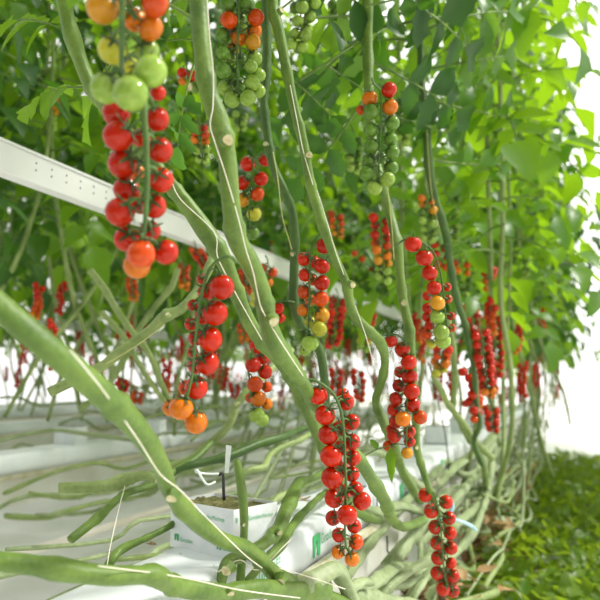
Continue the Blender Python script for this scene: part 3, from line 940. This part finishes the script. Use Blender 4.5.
px_truss('long mostly green truss under one red fruit, hanging before the straight vine', 1.35,
    [(372, 78, .02), (374, 84), (380, 92), (381, 115), (380, 140), (379, 165), (378, 182)],
    [(389, 90, 8, 'R', -.01), (370, 98, 8, 'O'), (390, 107, 8, 'O', -.005), (371, 112, 8, 'D', -.005), (361, 110, 5, 'S', .02), (392, 123, 8, 'D'), (371, 130, 7.5, 'D'), (391, 139, 7.5, 'D'), (372, 146, 7.5, 'D'), (392, 153, 7.5, 'D'), (370, 160, 7.5, 'D'), (391, 168, 7.5, 'D'), (367, 174, 8, 'D'), (387, 180, 7.5, 'G', -.01), (375, 187, 8, 'G', -.01), (381, 130, 6, 'D', .03), (381, 158, 6, 'D', .03)], rw=.0017)
px_truss('truss with red, amber and lime fruit in one file, arching off the straight vine', 1.30,
    [(396, 246, .08), (404, 240), (414, 240), (426, 245), (435, 255), (441, 275), (444, 300), (447, 325)],
    [(413, 244, 8.5, 'R', -.015), (424, 258, 8.5, 'R', -.015), (430, 273, 8, 'R', -.015), (434, 288, 7.5, 'R', -.015), (437, 303, 7.5, 'Y', -.015), (438, 317, 7.5, 'G', -.015), (441, 332, 8, 'G', -.015), (443, 341, 8, 'G', .005),
     (427, 296, 5, 'R', .03), (427, 308, 5.5, 'R', .03), (428, 317, 5.5, 'R', .03), (429, 325, 5, 'R', .03), (427, 334, 6, 'S', .03), (431, 344, 5, 'L', .03), (447, 287, 4.5, 'R', .03), (448, 299, 4.5, 'S', .03), (451, 316, 4.5, 'R', .03), (452, 328, 4.5, 'S', .03)], rw=.0017)
px_truss('lowest red truss in two neat files over the grey vine heap', 1.48,
    [(428, 484, .0), (431, 488), (436, 500), (440, 520), (442, 545), (444, 570), (447, 586)],
    [(425, 495, 7, 'R'), (431, 511, 7.2, 'R'), (435, 527, 7.2, 'R'), (437, 543, 7.2, 'R'), (438, 558, 7.2, 'R'), (437, 573, 7, 'R'), (443, 589, 7, 'R', -.005), (453, 591, 6.5, 'R', .01), (446, 502, 7, 'R'), (449, 518, 6.8, 'R'), (450, 533, 6.8, 'R'), (451, 548, 6.8, 'R'), (451, 563, 5.5, 'R'), (453, 576, 6.8, 'R')], rw=.0017, face=.5)
px_truss('thick red truss on the bend of the zigzag vine with a few orange fruit', 1.29,
    [(383, 344, .0), (389, 336), (397, 335), (406, 345), (407, 370), (407, 395), (407, 420), (406, 445)],
    [(391, 341, 6.5, 'R', -.01), (403, 350, 8, 'R', -.01), (408, 362, 8, 'R', -.01), (410, 377, 8, 'R', -.01), (411, 391, 8, 'R', -.01), (413, 405, 8, 'R', -.01), (403, 419, 8, 'O', -.02), (420, 417, 7, 'S', -.01), (399, 386, 7, 'R', .01), (395, 398, 7, 'R', .01), (394, 410, 7, 'R', .01), (396, 422, 7, 'R', .015), (394, 436, 7.5, 'R', .0), (409, 431, 6.5, 'R', .01), (410, 442, 6, 'R', .01), (407, 453, 6, 'Y', -.01), (388, 446, 5.5, 'S', .01), (392, 430, 6, 'R', .03), (400, 372, 6, 'R', .02)], rw=.0017)
px_truss('small open truss of dull red and yellowing fruit between the thick vine and dark vine', 1.42,
    [(270, 152, .0), (262, 152), (255, 158), (252, 175), (250, 195), (249, 212), (250, 228)],
    [(248, 164, 8, 'R'), (265, 160, 6.5, 'R', .01), (261, 179, 7.5, 'R'), (242, 183, 7.5, 'R'), (257, 194, 7.5, 'S'), (242, 200, 7.5, 'Y'), (254, 214, 7.5, 'L'), (240, 221, 6, 'D', .02), (252, 233, 7.5, 'D')], rw=.0015)
px_truss('green truss high beside the zigzag vine, all unripe', 1.5,
    [(300, -40), (300, -5), (301, 15), (300, 40)],
    [(302, 9, 7, 'G'), (315, 3, 6, 'G'), (310, 15, 6.5, 'G'), (298, 22, 6, 'G'), (307, 27, 6, 'G'), (296, 33, 6, 'G'), (306, 37, 6, 'G'), (292, 44, 5.5, 'G'), (303, 46, 6, 'G'), (298, 48, 5, 'D', .02), (295, 8, 6, 'D', .02)], rw=.0015)
px_truss('few red fruit peeping out behind the scar of the thickest vine', 1.34,
    [(294, 302, .02), (287, 301), (278, 302), (274, 312), (272, 322)],
    [(278, 308, 6.5, 'R'), (280, 318, 5.5, 'R'), (264, 323, 4.5, 'R'), (270, 316, 5.5, 'R', .02)], rw=.0014)
px_truss('red file of fruit bending inward near the weeds', 2.1,
    [(456, 362), (463, 366), (472, 374), (475, 390), (473, 405), (475, 414)],
    [(463, 372, 4.5, 'R'), (469, 378, 4.8, 'R'), (473, 386, 4.8, 'R'), (471, 394, 4.8, 'R'), (470, 402, 5, 'R'), (473, 410, 4.8, 'R'), (479, 413, 4.5, 'R'), (474, 419, 4, 'S'), (466, 404, 3.8, 'R', .02)], calyx=False, rw=.0016)

A = auto_truss
A('red over green truss behind the straight vine, left of its twine', 2.0, 380, 218, 384, 280, 16, 5.2, 'RRRSOYGG')
A('red truss hanging clear below the rail right of the lone truss', 2.3, 338, 300, 333, 346, 15, 4.6, 'RRRRR')
A('thin red truss far behind the top of the longest red truss', 2.9, 336, 370, 336, 396, 10, 3.6, 'RRR')
A('thin red truss right of the one behind the longest red truss', 2.9, 358, 371, 359, 400, 10, 3.5, 'RRR')
A('red and lime truss behind the zigzag vine under the rail', 2.4, 368, 314, 363, 350, 12, 4.2, 'RRSOLG')
A('orange over green truss above the arching truss', 2.0, 427, 198, 429, 240, 12, 4.6, 'OYDGGG')
A('small red cluster behind the stalk of the arching truss', 2.3, 440, 244, 443, 268, 6, 4.4, 'RRS')
A('red and amber truss right under the lime fruit of the arching truss', 1.9, 443, 346, 440, 372, 11, 4.8, 'RRSSOYL')
A('long red truss with orange tip beside the file of fruit by the weeds', 2.0, 480, 330, 489, 396, 20, 4.9, 'RRRRRRRRO')
A('small red truss below the orange tipped one by the weeds', 2.5, 491, 409, 493, 430, 10, 3.8, 'RRR')
A('red truss high behind the orange tipped one', 2.6, 495, 315, 497, 374, 18, 4.3, 'RRRRR')
A('dull red truss behind the slim vine', 3.0, 470, 308, 478, 348, 14, 4.2, 'RRSR')
A('little scarlet truss among leaves above the red trusses by the weeds', 2.8, 488, 266, 490, 288, 7, 4.2, 'RSO')
A('orange and green truss right of the slim vine', 2.6, 461, 262, 466, 292, 9, 4, 'SODD')
A('small scarlet and amber truss left of the zigzag vine bend', 2.6, 336, 214, 338, 236, 8, 3.8, 'SSOY')
A('tiny orange tipped truss below the zigzag vine leaves', 2.8, 359, 254, 356, 272, 5, 3.8, 'SDD')
A('red over pale green truss beside the thickest vine, high up', 1.6, 199, 126, 203, 162, 12, 4.6, 'RSOGGG')
A('scarlet fruit pair behind the leaf left of the thickest vine', 1.5, 187, 72, 189, 84, 4, 5, 'RO')
A('small green truss hanging among leaves left of the long green truss', 1.95, 354, 138, 354, 170, 12, 5, 'DDG')
A('green truss in deep shade right of the long green truss', 2.0, 404, 104, 402, 142, 12, 5, 'DDG')
A('tiny pale green truss under the red topped green one', 2.2, 240, 115, 240, 130, 7, 4, 'GG')
A('slim green truss between the slim vine and the weeds', 2.6, 452, 195, 453, 240, 14, 4, 'DGG')
A('scarlet and lime truss behind the thick vine bend', 1.8, 268, 268, 257, 304, 9, 5, 'SOLL')
A('dull scarlet truss behind the leaning vine', 2.6, 246, 272, 247, 292, 8, 4, 'SS')
A('slim scarlet truss left of the short red to green truss', 3.0, 243, 326, 244, 342, 7, 3, 'SSO')
A('scarlet truss under the rail left of the leaning vine', 2.4, 196, 250, 207, 268, 10, 3.6, 'SRR')
A('slim scarlet truss under the rail by the big red truss', 2.9, 184, 265, 184, 288, 12, 3.1, 'RSSO')
A('slim orange tipped truss right below the amber fruit', 3.0, 131, 280, 134, 300, 10, 3.0, 'SSO')
A('small red truss behind the thick diagonal vine', 3.2, 123, 380, 122, 394, 9, 3.2, 'RRR')
A('small scarlet truss above the diagonal vine', 3.4, 138, 393, 137, 403, 8, 3.0, 'SRS')
A('slim red truss low behind the big red truss tip', 3.6, 234, 384, 235, 398, 8, 2.9, 'RRR')
A('slim scarlet truss right of the big red truss', 3.6, 224, 366, 222, 384, 8, 2.9, 'SSR')
A('green bunch high among leaves left of the straight vine', 1.9, 338, 6, 338, 30, 8, 5, 'DD')
A('green bunch among leaves below the high green truss', 2.1, 340, 62, 338, 84, 8, 4.8, 'DD')

# ------------------------------------------------------------------ leaves of the near plants
def px_leaf(parent, x, y, d, size, az, pitch, roll, seed, mats, seg=6, droop=.6, pairs=3):
    r_ = random.Random(seed)
    b = bmesh.new()
    M = RC.to_4x4() @ Matrix.Rotation(az, 4, 'Z') @ Matrix.Rotation(pitch, 4, 'Y') @ Matrix.Rotation(roll, 4, 'X')
    compound_leaf(b, M, size, r_, seg, droop=droop, pairs=pairs)
    o = obj('leaf', b, mats, parent)
    o.location = P(x, y, d) - parent.location
    return o


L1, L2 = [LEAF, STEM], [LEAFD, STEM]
# camera frame: az 0 points right, pi/2 up; pitch/roll tip the blade
for i, (pl, x, y, d, s, az, pt, ro, m) in enumerate([
    (vA, 194, 64, 1.0, .13, -2.0, .1, .3, L2), (vA, 196, 20, .98, .24, 2.6, -.3, .9, L1),
    (vA, 200, 40, 1.05, .15, 2.9, .2, .5, L2), (vB, 105, 90, 1.15, .20, 2.8, .3, .6, L1),
    (vC, 266, 20, 1.45, .26, .6, .2, .6, L2), (vC, 268, 60, 1.5, .22, -.7, .3, .3, L2),
    (vD, 300, 80, 1.5, .30, .5, .1, .4, L2), (vD, 290, 20, 1.6, .34, .1, .3, .5, L1),
    (vE, 368, 30, 1.6, .34, -2.6, .3, .2, L2), (vE, 369, 90, 1.62, .28, -2.2, .0, -.2, L2), (vE, 366, 6, 1.4, .22, .1, .0, .7, L2),
    (vE, 370, 30, 1.65, .36, .2, .3, .5, L2), (vE, 368, -20, 1.6, .38, -.4, .3, .3, L2), (vE, 369, 60, 1.8, .34, -.5, .2, .4, L2),
    (vE, 366, -30, 1.7, .38, -2.4, .3, .6, L1), (vD, 285, 40, 1.75, .30, -.6, .2, .5, L1),
    (vF, 421, 30, 1.9, .36, .25, .1, .3, L1), (vF, 420, -10, 1.95, .40, -.2, .2, .6, L1), (vF, 421, 70, 1.9, .32, .1, .1, .5, L1), (vF, 423, 100, 2.1, .34, -.3, .1, .6, L1),
    (vF, 421, 40, 2.0, .36, 2.9, .2, .5, L2), (vF, 420, 0, 2.0, .40, -2.7, .2, .5, L2), (vF, 424, 120, 2.1, .34, .5, .2, .3, L1), (vF, 430, 160, 2.1, .3, -.2, .2, .6, L1),
    (vF, 420, 85, 2.2, .34, -2.5, .2, .6, L2), (vF, 430, 170, 2.2, .26, -1.0, .2, .3, L1), (vE, 370, 110, 1.9, .3, -.3, .2, .4, L2),
    (vC, 262, -20, 1.5, .3, 2.8, .2, .5, L1), (vB, 84, 40, 1.2, .22, 2.5, .2, .6, L1), (vA, 194, -10, 1.0, .26, -2.8, .2, .6, L1),
]):
    px_leaf(pl, x, y, d, s, az, pt, ro, 40 + i, m)
px_leaf(vF, 446, 244, 1.98, .10, -.1, .3, .9, 90, L1, pairs=1)
# hanging leaf at the foot of the thick red truss, on a thin stalk
b = bmesh.new()
W = [P(352, 462, 1.24), P(366, 455, 1.25), P(378, 449, 1.26), (P(390, 446, 1.27))]
tube(b, [p - W[0] for p in W], [.0013, .0012, .0011, .001], 5, 4, mat=1)
r_ = random.Random(3)
mm = Matrix.Translation(W[-1] - W[0]) @ RC.to_4x4() @ Matrix.Rotation(-1.5, 4, 'Z') @ Matrix.Rotation(.3, 4, 'X')
leaflet(b, mm, .066, .010, r_, 6, curl=-.1)
mm = Matrix.Translation(W[2] - W[0]) @ RC.to_4x4() @ Matrix.Rotation(2.2, 4, 'Z') @ Matrix.Rotation(.5, 4, 'X')
leaflet(b, mm, .022, .007, r_, 6, curl=.2)
o = obj('leaf_shoot', b, [LEAF, RACH])
o.location = W[0]
tag(o, 'small green leaf shoot hanging under the thick red truss', 'leaf')

# ------------------------------------------------------------------ plants of the rows
ZF = 1.30
FOL = [foliage_mesh(s, 0, 2.5, 50, .40) for s in range(5)]
HIGH = [foliage_mesh(80 + s, 0, 1.5, 34, .42) for s in range(2)]
for i, v_ in enumerate((vA, vB, vC, vD, vE, vF)):
    fo = link(bpy.data.objects.new('foliage', HIGH[i % 2]), v_)
    tp = {0: P(185, -330, .92), 1: P(60, -200, .98), 2: P(258, -250, 1.36), 3: P(262, -230, 1.22), 4: P(364, -220, 1.55), 5: P(418, -150, 2.1)}[i]
    fo.location = tp - v_.location + Vector((0, 0, .12))
    fo.rotation_euler.z = i * 1.3
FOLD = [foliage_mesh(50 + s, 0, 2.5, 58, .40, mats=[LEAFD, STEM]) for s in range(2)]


def row_stem_mesh(seed, lean):
    r_ = random.Random(seed)
    b = bmesh.new()
    pts = [Vector((r_.uniform(-.03, .03), -lean, -.85)), Vector((r_.uniform(-.05, .05), -lean * .75, -.62)), Vector((r_.uniform(-.05, .05), -lean * .42, -.36)), Vector((r_.uniform(-.03, .03), -lean * .15, -.1)), Vector((0, 0, .3)), Vector((0, 0, 1.2)), Vector((0, 0, 2.5))]
    tube(b, pts, [.008, .0085, .0085, .008, .0075, .007, .005], 7, 4, ridge=.1, node=.12, seed=seed)
    return mesh_from(b, 'stem', STEMP)


RSTEM = [row_stem_mesh(s, l) for s, l in enumerate((.5, -.45, .3, -.3, .6))]
plants = []


def plant(x, y, zf, label, group, r_, dark=False, scale=1):
    o = empty('tomato_plant', (x, y, zf), label, 'tomato plant', group)
    st = link(bpy.data.objects.new('stem', r_.choice(RSTEM)), o)
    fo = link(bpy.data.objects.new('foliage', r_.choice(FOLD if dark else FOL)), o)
    fo.rotation_euler.z = r_.uniform(0, 6.28)
    fo.scale = (scale, scale, 1)
    st.rotation_euler.z = r_.choice((0, PI)) + r_.uniform(-.3, .3)
    s2 = link(bpy.data.objects.new('stem', r_.choice(RSTEM)), o)
    s2.location = (r_.uniform(-.1, .1), r_.uniform(-.2, .2), 0)
    s2.rotation_euler.z = st.rotation_euler.z + PI + r_.uniform(-.3, .3)
    plants.append((x, y, zf))
    return o


def bg_truss_mesh(seed, cols, n=16, r=.0125):
    r_ = random.Random(seed)
    b = bmesh.new()
    keys = sorted(set(cols))
    L = n / 2 * r * 1.75
    tube(b, [(0, .0, .05), (0, 0, .02), (r_.uniform(-.01, .01), 0, -L * .5), (0, 0, -L)], .002, 5, 2, mat=0)
    for i in range(n):
        t = (i // 2 + .5 * (i % 2)) / (n / 2)
        s = 1 if i % 2 else -1
        rr = r * r_.uniform(.9, 1.08)
        m = Matrix.Translation((s * r * 1.1 + r_.uniform(-.003, .003), r_.uniform(-.01, .01), -L * t - .01)) @ Matrix.Scale(rr, 4)
        g = bmesh.ops.create_uvsphere(b, u_segments=10, v_segments=7, radius=1, matrix=m)
        c = cols[min(len(cols) - 1, int(t * len(cols)))]
        for f in {f for v in g['verts'] for f in v.link_faces}:
            f.material_index = keys.index(c) + 1
    return mesh_from(b, 'cherry_tomato_truss', [RACH] + [TM[k] for k in keys])


BGR = [bg_truss_mesh(1, 'RRRRR', 13), bg_truss_mesh(2, 'RRRSO', 14), bg_truss_mesh(3, 'RRSSO', 12), bg_truss_mesh(4, 'RRRRR', 15)]
BGG = [bg_truss_mesh(5, 'DDGG', 16), bg_truss_mesh(6, 'SOYGG', 16), bg_truss_mesh(7, 'DDDG', 14)]


def bg_truss(meshes, loc, r_, label, group):
    o = link(bpy.data.objects.new('cherry_tomato_truss', r_.choice(meshes)))
    o.location = loc
    o.rotation_euler = (r_.uniform(-.12, .12), r_.uniform(-.12, .12), r_.uniform(0, 6.28))
    return tag(o, label, 'tomato truss', group)


NAMES = 'nearest second third fourth fifth'.split()
plan = [  # row, first y, last y, step, foliage base
    (0, 2.5, 13, .45, 1.45), (1, 1.5, 11, .36, 1.62), (2, 2.8, 12, .40, 1.72), (3, 4.4, 14, .5, 1.66), (4, 6.0, 16, .6, 1.68)]
for ri, y0, y1, st, zf in plan:
    y = y0
    k = 0
    r_ = random.Random(70 + ri)
    while y < y1:
        side = (-1) ** k
        x = ROWX[ri] + side * r_.uniform(.10, .26) + (.12 if ri == 0 else 0)
        plant(x, y, zf + r_.uniform(-.12, .12), 'leafy tomato plant growing in the %s row from the aisle' % NAMES[ri], 'tomato plants of the %s row' % NAMES[ri], r_, dark=r_.random() < .45)
        nt_ = 2 if ri < 3 else 1
        for q in range(nt_):
            bg_truss(BGR, (x + r_.uniform(-.12, .16), y + r_.uniform(-.15, .15), (1.45 if ri else zf) + r_.uniform(-.42, .12) - (.12 if q else 0)), r_, 'small ripe truss hanging below the leaves of the %s row' % NAMES[ri], 'small ripe trusses of the %s row' % NAMES[ri])
        if ri < 2 and k % 2 == 0:
            bg_truss(BGG, (x + r_.uniform(-.05, .15), y + r_.uniform(-.1, .1), zf + r_.uniform(.2, .55)), r_, 'small unripe truss among the leaves of the %s row' % NAMES[ri], 'small unripe trusses of the %s row' % NAMES[ri])
        y += st * r_.uniform(.8, 1.2)
        k += 1
# the row on the other side of the aisle
r_ = random.Random(99)
y = 4.6
while y < 13:
    plant(.95 + r_.uniform(-.15, .15), y, 1.2, 'leafy tomato plant across the aisle from the nearest row', 'tomato plants across the aisle', r_)
    bg_truss(BGR, (.85 + r_.uniform(-.1, .1), y, 1.1), r_, 'small ripe truss across the aisle from the nearest row', 'small ripe trusses across the aisle')
    y += .55

# ------------------------------------------------------------------ litter and weeds on the aisle floor
def scatter(name, mat, n, rng, size, label, cat, seed, zmax=.03, lift=0):
    r_ = random.Random(seed)
    b = bmesh.new()
    for i in range(n):
        x, y = r_.uniform(*rng[0]), r_.uniform(*rng[1])
        M = Matrix.Translation((x, y, lift + r_.uniform(.004, zmax))) @ Matrix.Rotation(r_.uniform(0, 6.3), 4, 'Z') @ Matrix.Rotation(r_.uniform(-.9, .4), 4, 'Y') @ Matrix.Rotation(r_.uniform(-.6, .6), 4, 'X')
        L = size * r_.uniform(.5, 1.3)
        leaflet(b, M, L, L * .33, r_, 5, curl=r_.uniform(-.5, .6))
    o = obj(name, b, mat)
    return tag(o, label, cat, None, 'stuff')


scatter('weeds', WEED, 9000, ((-.42, .62), (2.3, 8)), .065, 'bright green weeds covering the aisle floor', 'weeds', 1, .28)
scatter('withered_leaves', DRY, 160, ((-.52, -.22), (1.3, 5)), .06, 'brown withered leaves caught in the grey vine heap', 'withered leaves', 4, .22, .28)
scatter('withered_leaves', STEMG, 110, ((-.50, -.30), (1.3, 5)), .055, 'grey green withered leaves hanging in the vine heap', 'withered leaves', 5, .30, .25)
scatter('leaf_litter', DRY, 900, ((-.75, -.25), (1.6, 6)), .10, 'dry brown leaf litter under the grey vine heap', 'leaf litter', 2, .05)
scatter('leaf_litter', DARKDRY, 300, ((-.75, -.2), (1.6, 5)), .10, 'darker withered leaf litter among the heap', 'leaf litter', 3, .10)
# crumbs on the nearest bag
r_ = random.Random(11)
for i, (x, y, s) in enumerate(((155, 545, .016), (179, 540, .008), (196, 534, .016), (205, 540, .018), (218, 545, .008), (182, 554, .005), (213, 565, .006), (290, 510, .02), (304, 500, .02))):
    Y = y - 382
    d = .27 * F / Y * 1.0
    p = P(x, y, d * .995)
    b = bmesh.new()
    for k in range(3 if s > .01 else 1):
        leaflet(b, Matrix.Rotation(r_.uniform(0, 6), 4, 'Z') @ Matrix.Rotation(r_.uniform(-.3, .1), 4, 'Y'), s, s * .35, r_, 5, curl=-.2)
    o = obj('dry_leaf_scrap', b, DRY)
    o.location = (p.x, p.y, SLT + .003)
    tag(o, 'dry brown leaf scrap lying on the nearest substrate bag', 'leaf scrap', 'leaf scraps on the nearest bag')

# ------------------------------------------------------------------ light
w = bpy.data.worlds.new('greenhouse_sky')
S.world = w
w.use_nodes = True
nt = w.node_tree
bg = nt.nodes['Background']
tc = nt.nodes.new('ShaderNodeTexCoord')
sp = nt.nodes.new('ShaderNodeVectorMath')      # hazy sky, brighter ahead and overhead than behind
sp.operation = 'DOT_PRODUCT'
sp.inputs[1].default_value = (.15, .72, .68)
nt.links.new(tc.outputs['Generated'], sp.inputs[0])
mr = nt.nodes.new('ShaderNodeMapRange')
mr.inputs[1].default_value = -.7
mr.inputs[2].default_value = .85
mr.inputs[3].default_value = .35
mr.inputs[4].default_value = 3.0
nt.links.new(sp.outputs['Value'], mr.inputs[0])
nt.links.new(mr.outputs[0], bg.inputs['Strength'])
bg.inputs['Color'].default_value = (1, .99, .96, 1)
sd = bpy.data.lights.new('sun', 'SUN')
sd.energy = 5.8
sd.angle = math.radians(7)
sd.color = (1, .97, .9)
sun = bpy.data.objects.new('sun', sd)
COL.objects.link(sun)
az = math.radians(72)                       # to the right of the row direction
el = math.radians(50)
dirv = Vector((math.sin(az) * math.cos(el), math.cos(az) * math.cos(el), math.sin(el)))
sun.rotation_euler = dirv.to_track_quat('Z', 'Y').to_euler()

S.view_settings.view_transform = 'Standard'
S.view_settings.look = 'None'
S.view_settings.exposure = -0.6
S.view_settings.gamma = 1
S.view_settings.use_curve_mapping = False
